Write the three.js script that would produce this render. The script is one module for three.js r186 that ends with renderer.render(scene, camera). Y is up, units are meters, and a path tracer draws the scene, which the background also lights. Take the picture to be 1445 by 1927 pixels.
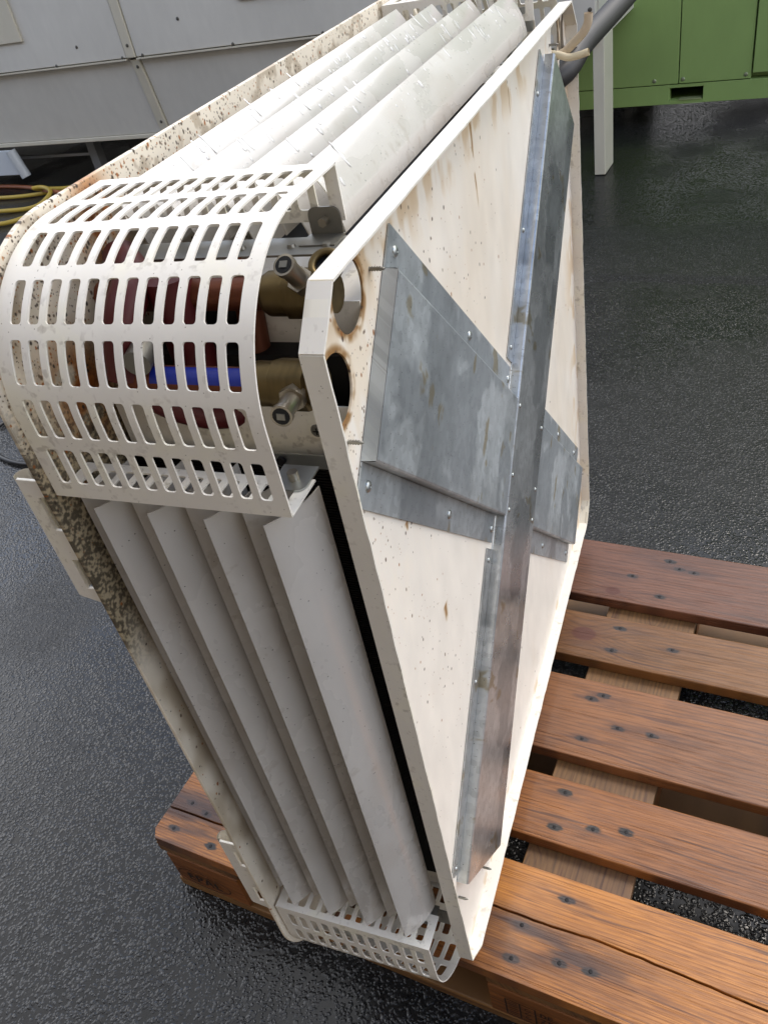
import * as THREE from 'three';
import { mergeGeometries } from 'three/addons/utils/BufferGeometryUtils.js';
import { RoundedBoxGeometry } from 'three/addons/geometries/RoundedBoxGeometry.js';

// ---------------------------------------------------------------- camera, sky, sun, exposure
const scene = new THREE.Scene();
const camera = new THREE.PerspectiveCamera(63.37, 767 / 1024, 0.05, 400);
camera.position.set(0.7769, 1.2215, 0.3746);
camera.rotation.order = 'YXZ';
camera.rotation.set(-0.6626, 0.5743, -0.2212);
const renderer = new THREE.WebGLRenderer({ antialias: true });
renderer.toneMapping = THREE.LinearToneMapping;
renderer.toneMappingExposure = 1.2;
renderer.shadowMap.enabled = true;

function rngOf(seed) { let a = seed >>> 0; return () => { a = (a + 0x6d2b79f5) | 0; let t = Math.imul(a ^ (a >>> 15), 1 | a); t = (t + Math.imul(t ^ (t >>> 7), 61 | t)) ^ t; return ((t ^ (t >>> 14)) >>> 0) / 4294967296; }; }
const hash = (x, y, s) => { let h = Math.imul(x, 374761393) ^ Math.imul(y, 668265263) ^ Math.imul(s, 1274126177); h = Math.imul(h ^ (h >>> 13), 1274126177); return ((h ^ (h >>> 16)) >>> 0) / 4294967296; };
function vnoise(x, y, s, px = 0, py = 0) {
  let xi = Math.floor(x), yi = Math.floor(y); const fx = x - xi, fy = y - yi; let x1 = xi + 1, y1 = yi + 1;
  if (px) { xi = ((xi % px) + px) % px; x1 = ((x1 % px) + px) % px; } if (py) { yi = ((yi % py) + py) % py; y1 = ((y1 % py) + py) % py; }
  const u = fx * fx * (3 - 2 * fx), v = fy * fy * (3 - 2 * fy);
  const a = hash(xi, yi, s), b = hash(x1, yi, s), c = hash(xi, y1, s), d = hash(x1, y1, s);
  return a + (b - a) * u + (c - a) * v + (a - b - c + d) * u * v;
}
function fbm(x, y, s, o = 4, p = 0) { let r = 0, a = 0.5, f = 1; for (let i = 0; i < o; i++) { r += a * vnoise(x * f, y * f, s + i * 17, p * f, p * f); a *= 0.5; f *= 2; } return r / (1 - a * 2 + 1e-9) * (1 - a * 2) / (1 - Math.pow(0.5, o)); }
// the same, repeating after u, v = 1 (whole-number frequencies)
function pf(u, v, fu, fv, s, o = 4) { let r = 0, a = 0.5, f = 1, t = 0; for (let i = 0; i < o; i++) { r += a * vnoise(u * fu * f, v * fv * f, s + i * 17, fu * f, fv * f); t += a; a *= 0.5; f *= 2; } return r / t; }
const clamp = (v, a = 0, b = 1) => Math.min(b, Math.max(a, v)), lerp = (a, b, t) => a + (b - a) * t, sstep = (a, b, v) => { const t = clamp((v - a) / (b - a)); return t * t * (3 - 2 * t); };

const SUN = [0.26, 0.84, -0.476]; // direction to the veiled sun
{ // sky: white haze low down, broken cloud, blue above
  const w = 512, h = 256, data = new Float32Array(w * h * 4);
  for (let j = 0; j < h; j++) for (let i = 0; i < w; i++) {
    const el = ((j + 0.5) / h - 0.5) * Math.PI, az = ((i + 0.5) / w - 0.5) * Math.PI * 2; // three.js: u = atan2(z, x) / 2pi + 0.5
    const y = Math.sin(el), cx = Math.cos(el) * Math.cos(az), cz = Math.cos(el) * Math.sin(az);
    let r, g, b;
    if (y >= 0) {
      const k = 1 / (y + 0.35);
      const n = fbm(cx * k * 1.5 + 7.3, cz * k * 1.5 + 3.1, 5, 5);
      const c = sstep(0.42, 0.66, n + 0.20 * (1 - y) - 0.04);
      const hz = Math.pow(1 - y, 3);
      const sky = [lerp(0.28, 0.85, hz), lerp(0.42, 0.92, hz), lerp(0.72, 1.0, hz)];
      const cl = 1.12 + 0.35 * fbm(cx * k * 4 + 1, cz * k * 4 + 9, 31, 3);
      const an = Math.acos(clamp(cx * SUN[0] + y * SUN[1] + cz * SUN[2], -1, 1)) * 57.3, m = 0.92 + 0.9 * Math.exp(-an * an / 420) + 1.5 * Math.exp(-(((el * 57.3 - 30) / 15) ** 2));
      r = m * lerp(sky[0], cl, c); g = m * lerp(sky[1], cl, c); b = m * lerp(sky[2], cl * 1.02, c);
    } else { r = g = b = 0.1; }
    const o = (j * w + i) * 4; data[o] = r; data[o + 1] = g; data[o + 2] = b; data[o + 3] = 1;
  }
  const sky = new THREE.DataTexture(data, w, h, THREE.RGBAFormat, THREE.FloatType);
  sky.mapping = THREE.EquirectangularReflectionMapping; sky.magFilter = THREE.LinearFilter; sky.minFilter = THREE.LinearFilter; sky.wrapS = THREE.RepeatWrapping; sky.needsUpdate = true;
  scene.background = sky; scene.environment = sky;
}
const sun = new THREE.DirectionalLight(0xfff4e6, 1.25);
sun.target.position.set(0.3, 0.3, -0.4); sun.position.set(0.3 + 6 * SUN[0], 0.3 + 6 * SUN[1], -0.4 + 6 * SUN[2]);
sun.castShadow = true; sun.shadow.radius = 32; sun.shadow.mapSize.set(2048, 2048);
Object.assign(sun.shadow.camera, { left: -5, right: 5, top: 5, bottom: -5, near: 0.1, far: 20 });
scene.add(sun, sun.target);

// ---------------------------------------------------------------- helpers
const used = {};
function numbered(n) { const k = used[n] = (used[n] ?? -1) + 1; return k ? n + '_' + String(k).padStart(3, '0') : n; }
function thing(name, label, category, pos = [0, 0, 0], turn = 0, group) {
  const g = new THREE.Group(); g.name = numbered(name); g.position.set(...pos); g.rotation.y = turn; g.userData = { label, category }; if (group) g.userData.group = group; scene.add(g); return g;
}
function part(name, geo, mat, parent, label) {
  const m = new THREE.Mesh(geo, mat); m.name = name; m.castShadow = m.receiveShadow = true; if (label) m.userData.label = label; parent.add(m); return m;
}
function tag(o, label, category, group) { o.name = numbered(o.name); o.userData.label = label; o.userData.category = category; if (group) o.userData.group = group; return o; }
function tex(w, h, fn, srgb = true, wrap = THREE.RepeatWrapping) {
  const d = new Uint8Array(w * h * 4);
  for (let j = 0; j < h; j++) for (let i = 0; i < w; i++) { const c = fn((i + 0.5) / w, (j + 0.5) / h, i, j), o = (j * w + i) * 4; d[o] = clamp(c[0], 0, 255); d[o + 1] = clamp(c[1], 0, 255); d[o + 2] = clamp(c[2], 0, 255); d[o + 3] = 255; }
  const t = new THREE.DataTexture(d, w, h); if (srgb) t.colorSpace = THREE.SRGBColorSpace;
  t.wrapS = t.wrapT = wrap; t.magFilter = THREE.LinearFilter; t.minFilter = THREE.LinearMipmapLinearFilter; t.generateMipmaps = true; t.anisotropy = 8; t.needsUpdate = true; return t;
}
function normalFrom(hgt, w, h, metresW, metresH) { // tangent-space normals from a height field in metres, tiling
  const sx = w / metresW / 2, sy = h / metresH / 2;
  return tex(w, h, (u, v, i, j) => {
    const dx = (hgt[j * w + (i + 1) % w] - hgt[j * w + (i + w - 1) % w]) * sx, dy = (hgt[((j + 1) % h) * w + i] - hgt[((j + h - 1) % h) * w + i]) * sy;
    const l = 1 / Math.hypot(dx, dy, 1); return [(-dx * l * 0.5 + 0.5) * 255, (-dy * l * 0.5 + 0.5) * 255, (l * 0.5 + 0.5) * 255];
  }, false);
}
const std = (o) => new THREE.MeshStandardMaterial(o);
const phys = (o) => new THREE.MeshPhysicalMaterial(o);
const box = (x0, x1, y0, y1, z0, z1, r = 0) => { const w = x1 - x0, h = y1 - y0, d = z1 - z0; const g = r ? new RoundedBoxGeometry(w, h, d, 2, r) : new THREE.BoxGeometry(w, h, d); g.translate((x0 + x1) / 2, (y0 + y1) / 2, (z0 + z1) / 2); return g; };
function planarUV(g, su = 1, sv = 1, ou = 0, ov = 0, axes = 'xz') { // uv in metres, from the dominant direction of each face
  const gg = g.index ? g.toNonIndexed() : g, p = gg.attributes.position, uv = new Float32Array(p.count * 2), A = new THREE.Vector3(), B = new THREE.Vector3(), C = new THREE.Vector3();
  for (let i = 0; i < p.count; i += 3) {
    A.fromBufferAttribute(p, i); B.fromBufferAttribute(p, i + 1); C.fromBufferAttribute(p, i + 2);
    const n = B.clone().sub(A).cross(C.clone().sub(A)), ax = Math.abs(n.x), ay = Math.abs(n.y), az = Math.abs(n.z);
    [A, B, C].forEach((q, k) => {
      let u, v;
      if (axes === 'zy') { u = ax >= ay && ax >= az ? q.z : q.z + q.x; v = ay > ax && ay > az ? q.y + q.x : q.y; if (az > ax && az > ay) { u = q.z + q.x; } }
      else if (ay >= ax && ay >= az) { u = q.x; v = q.z; } else if (az >= ax) { u = q.x; v = q.z + q.y; } else { u = q.x + q.y; v = q.z; }
      uv[(i + k) * 2] = u * su + ou; uv[(i + k) * 2 + 1] = v * sv + ov;
    });
  }
  gg.setAttribute('uv', new THREE.BufferAttribute(uv, 2)); return gg;
}
const strip = (g) => { const q = g.index ? g.toNonIndexed() : g.clone(); for (const k of Object.keys(q.attributes)) if (!['position', 'normal', 'uv'].includes(k)) q.deleteAttribute(k); return q; };
const merge = (list) => mergeGeometries(list.map(strip));
const V = (x, y, z) => new THREE.Vector3(x, y, z);
const tube = (pts, r, seg = 48, rad = 12) => new THREE.TubeGeometry(new THREE.CatmullRomCurve3(pts.map((p) => V(...p))), seg, r, rad);
function cyl(p0, p1, r0, r1 = r0, seg = 20) { // cylinder between two points
  const a = V(...p0), b = V(...p1), d = b.clone().sub(a), g = new THREE.CylinderGeometry(r1, r0, d.length(), seg);
  g.applyQuaternion(new THREE.Quaternion().setFromUnitVectors(V(0, 1, 0), d.clone().normalize())); g.translate(...a.add(b).multiplyScalar(0.5).toArray()); return g;
}

// ---------------------------------------------------------------- ground
const asphaltN = (() => {
  const w = 1024, hgt = new Float32Array(w * w), R = rngOf(11), m = 0.82 / w;
  for (let j = 0; j < w; j++) for (let i = 0; i < w; i++) hgt[j * w + i] = 0.0006 * (fbm(i / w * 64, j / w * 64, 3, 3, 64) - 0.5) + 0.0011 * (fbm(i / w * 10, j / w * 10, 9, 2, 10) - 0.5);
  for (let k = 0; k < 32000; k++) {
    const cx = R() * w, cy = R() * w, big = R(), rad = (0.0013 + 0.0022 * big * big) / m, top = 0.0002 + 0.0012 * R() + 0.0005 * rad * m / 0.003, e = 0.7 + 0.6 * R(), th = R() * 3.14, ct = Math.cos(th), st = Math.sin(th), tx = (R() - 0.5) * 0.5, ty = (R() - 0.5) * 0.5, q = Math.ceil(rad * 1.5);
    for (let y = -q; y <= q; y++) for (let x = -q; x <= q; x++) {
      const xx = (x * ct + y * st) * e, yy = (y * ct - x * st) / e, d2 = (xx * xx + yy * yy) / (rad * rad); if (d2 > 1) continue;
      const i = ((Math.round(cx + x) % w) + w) % w, j = ((Math.round(cy + y) % w) + w) % w, v = top * (1 - d2 * d2 * 0.8) + (tx * x + ty * y) * m; if (v > hgt[j * w + i]) hgt[j * w + i] = v;
    }
  }
  return { hgt, tex: normalFrom(hgt, w, w, 0.82, 0.82) };
})();
const asphaltCol = tex(1024, 1024, (u, v, i, j) => {
  const t = asphaltN.hgt[j * 1024 + i], st = hash(i >> 2, j >> 2, 5) * 0.7 + 0.3 * hash(i >> 1, j >> 1, 15), s = sstep(0.0005, 0.0011, t);
  const b = 25 + 60 * s * st * st * st + 8 * st + 16 * (fbm(u * 40, v * 40, 71, 3, 40) - 0.5) + (hash(i >> 1, j >> 1, 8) > 0.985 ? 40 * s : 0); return [b, b * 1.0, b * 1.0];
});
const asphaltRough = tex(512, 512, (u, v) => { const n = fbm(u * 6, v * 6, 201, 5, 6); const r = 255 * (0.17 + 0.24 * sstep(0.38, 0.66, n)); return [r, r, r]; }, false);
const asphaltMat = phys({ map: asphaltCol, normalMap: asphaltN.tex, roughnessMap: asphaltRough, roughness: 1, metalness: 0, ior: 1.42 });
asphaltMat.normalScale.set(0.48, 0.48);
{
  const g = new THREE.PlaneGeometry(240, 240); g.rotateX(-Math.PI / 2);
  const uv = g.attributes.uv; for (let i = 0; i < uv.count; i++) uv.setXY(i, uv.getX(i) * 240 / 0.82, uv.getY(i) * 240 / 0.82);
  asphaltRough.repeat.set(0.82 / 3.1, 0.82 / 3.1);
  const m = part('asphalt_ground', g, asphaltMat, scene); m.userData.kind = 'structure';
  // sealed joint across the yard
  const n = 160, pos = [], idx = [], uvs = [];
  for (let i = 0; i <= n; i++) { const x = -8 + 16 * i / n, a = -2.285 + 0.014 * (fbm(i * 0.9, 2, 7, 3) - 0.5), b = -2.195 + 0.03 * (fbm(i * 0.8, 8, 9, 3) - 0.5); const c = (a + b) / 2; pos.push(x, -0.002, a, x, 0.0045, c, x, -0.002, b); uvs.push(x / 0.82, a / 0.82, x / 0.82, c / 0.82, x / 0.82, b / 0.82); if (i < n) for (const k of [0, 1]) { const p = i * 3 + k; idx.push(p, p + 1, p + 3, p + 1, p + 4, p + 3); } }
  const jg = new THREE.BufferGeometry(); jg.setAttribute('position', new THREE.Float32BufferAttribute(pos, 3)); jg.setAttribute('uv', new THREE.Float32BufferAttribute(uvs, 2)); jg.setIndex(idx); jg.computeVertexNormals();
  const jm = phys({ map: asphaltCol, normalMap: asphaltN.tex, roughness: 0.5, ior: 1.36, color: 0xffffff });
  const j = part('asphalt_joint', jg, jm, scene); j.userData.kind = 'structure';
}

// ---------------------------------------------------------------- unseen wall added behind the photographer: it dims the side that faces the camera
{
  const w = thing('added_shade_wall', 'plain beige wall added unseen behind the viewer to dim the near side', 'wall', [-1, 0, 2.5]);
  part('wall_face', box(-7, 7, 0.001, 4.6, 0, 0.3), std({ color: 0x877a69, roughness: 0.85 }), w); part('wall_coping', box(-7.05, 7.05, 4.601, 4.66, -0.04, 0.34), std({ color: 0x77756f, roughness: 0.6 }), w);
}

// ---------------------------------------------------------------- euro pallet
const boardNails = [ // x, z of the nail heads on each deck board, near board first
  [[0.032, -0.068], [0.064, -0.060], [0.029, -0.023], [0.101, -0.018], [0.601, -0.117], [0.557, -0.067], [0.557, -0.024], [0.613, -0.039], [0.65, -0.043], [1.09, -0.03], [1.15, -0.11], [1.12, -0.07]],
  [[0.558, -0.265], [0.558, -0.209], [0.608, -0.223], [0.65, -0.233], [0.04, -0.22], [0.09, -0.25], [1.1, -0.22], [1.15, -0.25]],
  [[0.568, -0.447], [0.602, -0.394], [0.651, -0.396], [0.557, -0.36], [0.552, -0.436], [0.04, -0.37], [0.1, -0.42], [1.1, -0.37], [1.16, -0.43]],
  [[0.559, -0.541], [0.561, -0.592], [0.65, -0.568], [0.04, -0.55], [1.12, -0.57]],
  [[0.554, -0.721], [0.653, -0.754], [0.609, -0.774], [0.608, -0.682], [0.628, -0.758], [0.04, -0.7], [1.12, -0.74]],
];
const deckZ = [[-0.145, 0], [-0.28625, -0.18625], [-0.4725, -0.3275], [-0.61375, -0.51375], [-0.8, -0.655]];
const knots = [[[0.30, -0.1, 0.012]], [[0.36, -0.24, 0.01], [0.98, -0.21, 0.011]], [[0.86, -0.40, 0.007]], [[0.507, -0.565, 0.019], [1.02, -0.54, 0.012]], [[0.53, -0.676, 0.012], [0.98, -0.72, 0.012]]];
function woodTex(k, x0, x1, z0, z1, w, h, nails, kn, light, dark, stain) {
  const R = rngOf(100 + k), f1 = 5 + R() * 3, off = R() * 50;
  return tex(w, h, (u, v) => {
    const x = lerp(x0, x1, u), z = lerp(z0, z1, v);
    let warp = 0.013 * (fbm(x * 2.2 + off, z * 9, 40 + k, 3) - 0.5) * 2, kd = 0, halo = 0;
    for (const [kx, kz, kr] of kn) { const dx = (x - kx) * 0.75, dz = z - kz, d = Math.hypot(dx, dz); warp += Math.sign(dz || 1) * kr * 1.4 * Math.exp(-d * d / (kr * kr * 6)); kd = Math.max(kd, 1 - sstep(kr * 0.62, kr * 0.9, d)); halo = Math.max(halo, Math.exp(-d * d / (kr * kr * 2.5))); }
    const rr = (z + warp) * 1000 / f1 + 1.5 * fbm(x * 1.4, z * 30, 77 + k, 3);
    const ring = 0.5 + 0.5 * Math.sin(rr * 2 * Math.PI), ringS = Math.pow(ring, 3);
    const fib = fbm(x * 14 + off, z * 900, 12 + k, 3), crack = sstep(0.73, 0.80, fbm(x * 5 + off, z * 260 + warp * 300, 55 + k, 3)), bl = fbm(x * 5 + off, z * 11, 90 + k, 4), bl2 = fbm(x * 2 + off, z * 4, 19 + k, 3), fine = fbm(x * 60, z * 400, 29, 2);
    let c = [0, 1, 2].map((i) => lerp(light[i], dark[i], clamp(0.14 + 0.30 * ringS + 0.95 * (bl - 0.45) + 0.5 * (fib - 0.5) + 0.45 * (fine - 0.5))));
    c = c.map((q, i) => lerp(q, [70, 40, 28][i], 0.6 * crack)); c = c.map((q, i) => q * lerp(0.82, 1.12, bl2) * (i === 2 ? lerp(1.12, 0.85, bl2) : 1));
    c = c.map((q, i) => lerp(q, [86, 40, 22][i], clamp(kd * 0.85 + halo * 0.3)));
    let s = 0, hl = 0;
    for (const [nx, nz, big = 1] of nails) { const wob = fbm(x * 110 + nx * 900, z * 300, 7, 4), dx = (x - nx) / 0.0085 / big, dz = (z - nz) / 0.0040 / big; s = Math.max(s, sstep(0.25, 0.62, Math.exp(-(dx * dx + dz * dz) / 2.2) * (0.35 + 1.15 * wob * 0.8))); const ex = (x - nx) / 0.06, ez = (z - nz) / 0.011; hl = Math.max(hl, Math.exp(-(ex * ex + ez * ez) * 1.4) * sstep(0.35, 0.7, fbm(x * 18, z * 120, 61, 3))); }
    c = c.map((q, i) => lerp(q, [20, 15, 15][i], clamp(s * 1.1, 0, 0.95))); c = c.map((q, i) => lerp(q, [58, 36, 34][i], 0.55 * hl));
    if (stain) { const t = stain(x, z); c = c.map((q, i) => lerp(q, [52, 32, 30][i], t)); }
    return c;
  }, true, THREE.ClampToEdgeWrapping);
}
const woodBump = tex(1024, 256, (u, v) => { const q = 255 * clamp(0.55 + 0.6 * (fbm(u * 16, v * 130, 3, 3) - 0.5) - 0.5 * sstep(0.70, 0.80, fbm(u * 7, v * 44, 9, 3))); return [q, q, q]; }, false);
const pallet = thing('euro_pallet', 'wet orange-brown wooden pallet with dark nail holes under the white air heater', 'pallet', [0, 0, 0]);
const nailMat = std({ color: 0x1c191b, roughness: 0.55, metalness: 0.4 });
const nailGeo = (() => { const g = new THREE.LatheGeometry([[0, 0.00055], [0.0016, 0.0006], [0.0027, 0.0005], [0.0031, -0.001]].map((p) => new THREE.Vector2(...p)).reverse(), 12); return g; })();
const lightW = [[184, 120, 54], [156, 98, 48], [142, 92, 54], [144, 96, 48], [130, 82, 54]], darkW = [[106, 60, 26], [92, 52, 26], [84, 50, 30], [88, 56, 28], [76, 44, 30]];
deckZ.forEach(([z0, z1], k) => {
  const wet = k === 0 ? (x, z) => clamp(0.85 * Math.exp(-(((x - 0.60) / 0.10) ** 2) - (((z + 0.055) / 0.022) ** 2)) * sstep(0.3, 0.62, fbm(x * 14, z * 60, 33, 4)) + 0.75 * sstep(0.62, 0.42, x) * sstep(0.34, 0.60, fbm(x * 7, z * 34, 43, 4)) * sstep(-0.1, -0.07, z)) : null;
  const map = woodTex(k, 0, 1.2, z0, z1, 2048, 256, boardNails[k], knots[k], lightW[k], darkW[k], wet);
  const mat = phys({ map, roughness: 0.5, bumpMap: woodBump, bumpScale: 0.0014, clearcoat: 0.3, clearcoatRoughness: 0.2 });
  let g;
  if (k === 0) { // the near board has split along its length
    const line = [[0, -0.0515], [0.1, -0.052], [0.3, -0.066], [0.513, -0.079], [0.58, -0.078], [0.653, -0.081], [0.75, -0.0765], [0.842, -0.071], [1.0, -0.069], [1.2, -0.064]];
    const R = rngOf(4), fine = []; for (let i = 0; i < line.length - 1; i++) for (let q = 0; q < 6; q++) { const t = q / 6; fine.push([lerp(line[i][0], line[i + 1][0], t), lerp(line[i][1], line[i + 1][1], t) + (R() - 0.5) * 0.0012]); } fine.push(line[line.length - 1]);
    const ptsA = [[0.010, 0.0], [1.19, 0.0], [1.2, 0.012], ...fine.slice().reverse().map(([x, z]) => [x, -z - 0.0012]), [0, 0.014]], ptsB = [...fine.map(([x, z]) => [x, -z + 0.0012]), [1.2, 0.145], [0, 0.145]];
    const mk = (pts) => { const e = new THREE.ExtrudeGeometry(new THREE.Shape(pts.map((p) => new THREE.Vector2(...p))), { depth: 0.0188, bevelEnabled: true, bevelThickness: 0.0016, bevelSize: 0.0007, bevelOffset: -0.0007, bevelSegments: 2 }); e.rotateX(-Math.PI / 2); e.translate(0, 0.1236, 0); return e; };
    g = merge([mk(ptsA), mk(ptsB)]);
  } else g = box(0, 1.2, 0.1222, 0.144, z0, z1, 0.0028);
  g = planarUV(g, 1 / 1.2, 1 / (z1 - z0), 0, -z0 / (z1 - z0));
  const b = part('deck_board', g, mat, pallet, k === 0 ? 'near deck board with a long split and dark wet stains' : undefined);
  for (const [x, z] of boardNails[k]) { const n = part('nail', nailGeo, nailMat, b); n.position.set(x, 0.1436, z); n.rotation.y = x * 50; }
});
const roughMap = woodTex(21, 0, 0.8, 0, 0.145, 1024, 256, [], [[0.2, 0.05, 0.008], [0.6, 0.1, 0.01]], [132, 96, 60], [80, 56, 36], null);
const blockMap = woodTex(33, 0, 0.3, 0, 0.1, 512, 256, [], [], [150, 92, 44], [88, 54, 28], null);
const blockMat = std({ map: blockMap, roughness: 0.6, bumpMap: woodBump, bumpScale: 0.0008 });
const darkEnd = std({ map: roughMap, roughness: 0.5 });
for (const [x0, x1] of [[0, 0.145], [0.5275, 0.6725], [1.055, 1.2]]) {
  const g = box(x0, x1, 0.1004, 0.1218, -0.7985, -0.003, 0.0015), gu = g.toNonIndexed(), p = gu.attributes.position, uv = gu.attributes.uv;
  for (let i = 0; i < p.count; i++) uv.setXY(i, -p.getZ(i) / 0.8, (p.getX(i) - x0 + p.getY(i) * 0.5) / 0.2);
  part('cross_board', gu, darkEnd, pallet);
  for (const [z0, z1] of [[-0.1, 0], [-0.4725, -0.3275], [-0.8, -0.7]]) {
    const cut = x0 === 0 ? 1 : x1 > 1.19 ? 2 : 0;
    const sh = new THREE.Shape(); const a = x0 + 0.002, b = x1 - 0.002, c = 0.022;
    const zn = z1 === 0, zf = z0 < -0.75;
    sh.moveTo(cut === 1 && zn ? a + c * 0.5 : a, z1 === 0 ? 0.001 : -z1); sh.lineTo(cut === 2 && zn ? b - c * 0.5 : b, z1 === 0 ? 0.001 : -z1); if (cut === 2 && zn) sh.lineTo(b, c); sh.lineTo(b, -z0 - (cut === 2 && zf ? c : 0)); if (cut === 2 && zf) sh.lineTo(b - c, -z0); sh.lineTo(cut === 1 && zf ? a + c : a, -z0); if (cut === 1) { if (zf) sh.lineTo(a, -z0 - c); if (zn) sh.lineTo(a, c); }
    const e = new THREE.ExtrudeGeometry(sh, { depth: 0.0745, bevelEnabled: true, bevelThickness: 0.0016, bevelSize: 0.0012, bevelOffset: -0.0012, bevelSegments: 2 }); e.rotateX(-Math.PI / 2); e.translate(0, 0.0238, 0);
    part('block', planarUV(e, 1 / 0.3, 1 / 0.2, x0 * 1.7, z0), blockMat, pallet);
  }
}
for (const [z0, z1] of [[-0.1, 0], [-0.4725, -0.3275], [-0.8, -0.7]]) part('bottom_board', planarUV(box(0.004, 1.196, 0.0005, 0.0218, z0, z1 - 0.001, 0.003), 1 / 1.2, 1 / 0.2), darkEnd, pallet);
{ // burned-in marks on the near blocks
  const mark = (w, h, draw) => { const c = document.createElement('canvas'); c.width = w; c.height = h; const x = c.getContext('2d'); x.fillStyle = '#000'; x.fillRect(0, 0, w, h); x.fillStyle = x.strokeStyle = '#fff'; draw(x, w, h); const t = new THREE.CanvasTexture(c); return std({ color: 0x1d100a, roughness: 0.8, alphaMap: t, transparent: true }); };
  const epal = mark(512, 256, (x, w, h) => { x.lineWidth = 9; x.beginPath(); x.ellipse(w / 2, h / 2, w * 0.47, h * 0.42, 0, 0, 7); x.stroke(); x.font = 'bold 138px sans-serif'; x.textAlign = 'center'; x.textBaseline = 'middle'; x.fillText('EPAL', w / 2, h / 2 + 6, w * 0.74); });
  const g1 = new THREE.PlaneGeometry(0.104, 0.052); const m1 = part('burned_mark', g1, epal, pallet, 'EPAL lettering in an oval burned into the corner block'); m1.position.set(0.070, 0.056, 0.0018);
  const mid = mark(512, 256, (x, w, h) => { x.lineWidth = 9; x.strokeRect(10, 20, 170, 200); x.beginPath(); x.moveTo(92, 20); x.lineTo(92, 220); x.stroke(); x.lineWidth = 6; for (let i = 0; i < 7; i++) { x.beginPath(); x.moveTo(28, 44 + i * 26); x.lineTo(78, 36 + i * 26); x.stroke(); if (i % 2) { x.beginPath(); x.arc(136, 40 + i * 26, 14, 0, 5); x.stroke(); } } x.font = 'bold 66px monospace'; x.textAlign = 'left'; x.fillText('DE - HV', 205, 84); x.fillText('28110', 205, 152); x.fillText('HT', 205, 218); });
  const m2 = part('burned_mark', new THREE.PlaneGeometry(0.116, 0.058), mid, pallet, 'framed stamp with letters burned into the middle block'); m2.position.set(0.608, 0.058, 0.0018);
}

// ---------------------------------------------------------------- air heater standing on its side
const S = 0.851, CUT = 0.0312, RIM = 0.0146, OUT = 0.0368, SPAN = 0.1243, CR = 0.1, BACK = -0.2177, OB = 0.0418, r2 = Math.SQRT1_2;
const heater = thing('air_heater', 'large square cream-white air heater standing on its side on the pallet, with curved louvres', 'air heater', [0.5319, 0.144, 0.0216], 0.0937);
const HY = OB + 0.0004; // height of the front plate's lower edge above the pallet
const body = heater; // children use x = axis toward the front plate, y = up, z = toward the camera side
// materials -------------------------------------------------
const specks = (n, seed, dens, sz = 1) => { // random specks kept in a grid for quick look-up
  const R = rngOf(seed), cells = new Map(), G = 64; for (let i = 0; i < n; i++) { const x = R(), y = R(); if (R() > dens(x, y)) continue; const s = { x, y, r: sz * (0.0004 + 0.0014 * R() ** 4), l: 0.7 + 1.0 * R(), k: R() }; for (let a = -1; a <= 1; a++) for (let b = -1; b <= 1; b++) { const key = (Math.floor(x * G) + a) * 1000 + Math.floor(y * G) + b; if (!cells.has(key)) cells.set(key, []); cells.get(key).push(s); } }
  return (x, y) => { let d = 0, kk = 0; for (const s of cells.get(Math.floor(x * G) * 1000 + Math.floor(y * G)) || []) { const q = Math.hypot((x - s.x) / s.r, (y - s.y) / s.r / s.l); if (q < 1.3) { const v = 1 - sstep(0.7, 1.3, q); if (v > d) { d = v; kk = s.k; } } } return [d, kk]; };
};
const cream = [238, 231, 219];
// plate texture: u = distance from the near edge, v = height, both over S
const plateDens = (x, y) => 0.03 + 0.9 * Math.exp(-(((x - 0.13) / 0.10) ** 2) - (((y - 0.95) / 0.11) ** 2)) + 0.55 * Math.exp(-(((x - 0.05) / 0.045) ** 2) - (((y - 0.83) / 0.12) ** 2)) + 0.30 * sstep(0.62, 0.9, y) * sstep(0.65, 0.15, x) + 0.25 * Math.exp(-(((x - 0.1) / 0.06) ** 2) - (((y - 0.66) / 0.16) ** 2)) + 0.2 * Math.exp(-(((x - 0.14) / 0.08) ** 2) - (((y - 0.5) / 0.2) ** 2));
const plateSp = specks(11000, 71, plateDens);
const drips = [[0.447, 0.985, 0.09, 0.0035], [0.163, 0.556, 0.022, 0.0055], [0.108, 0.724, 0.01, 0.004], [0.62, 0.97, 0.03, 0.0014], [0.80, 0.955, 0.06, 0.003], [0.9, 0.97, 0.04, 0.006]];
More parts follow.
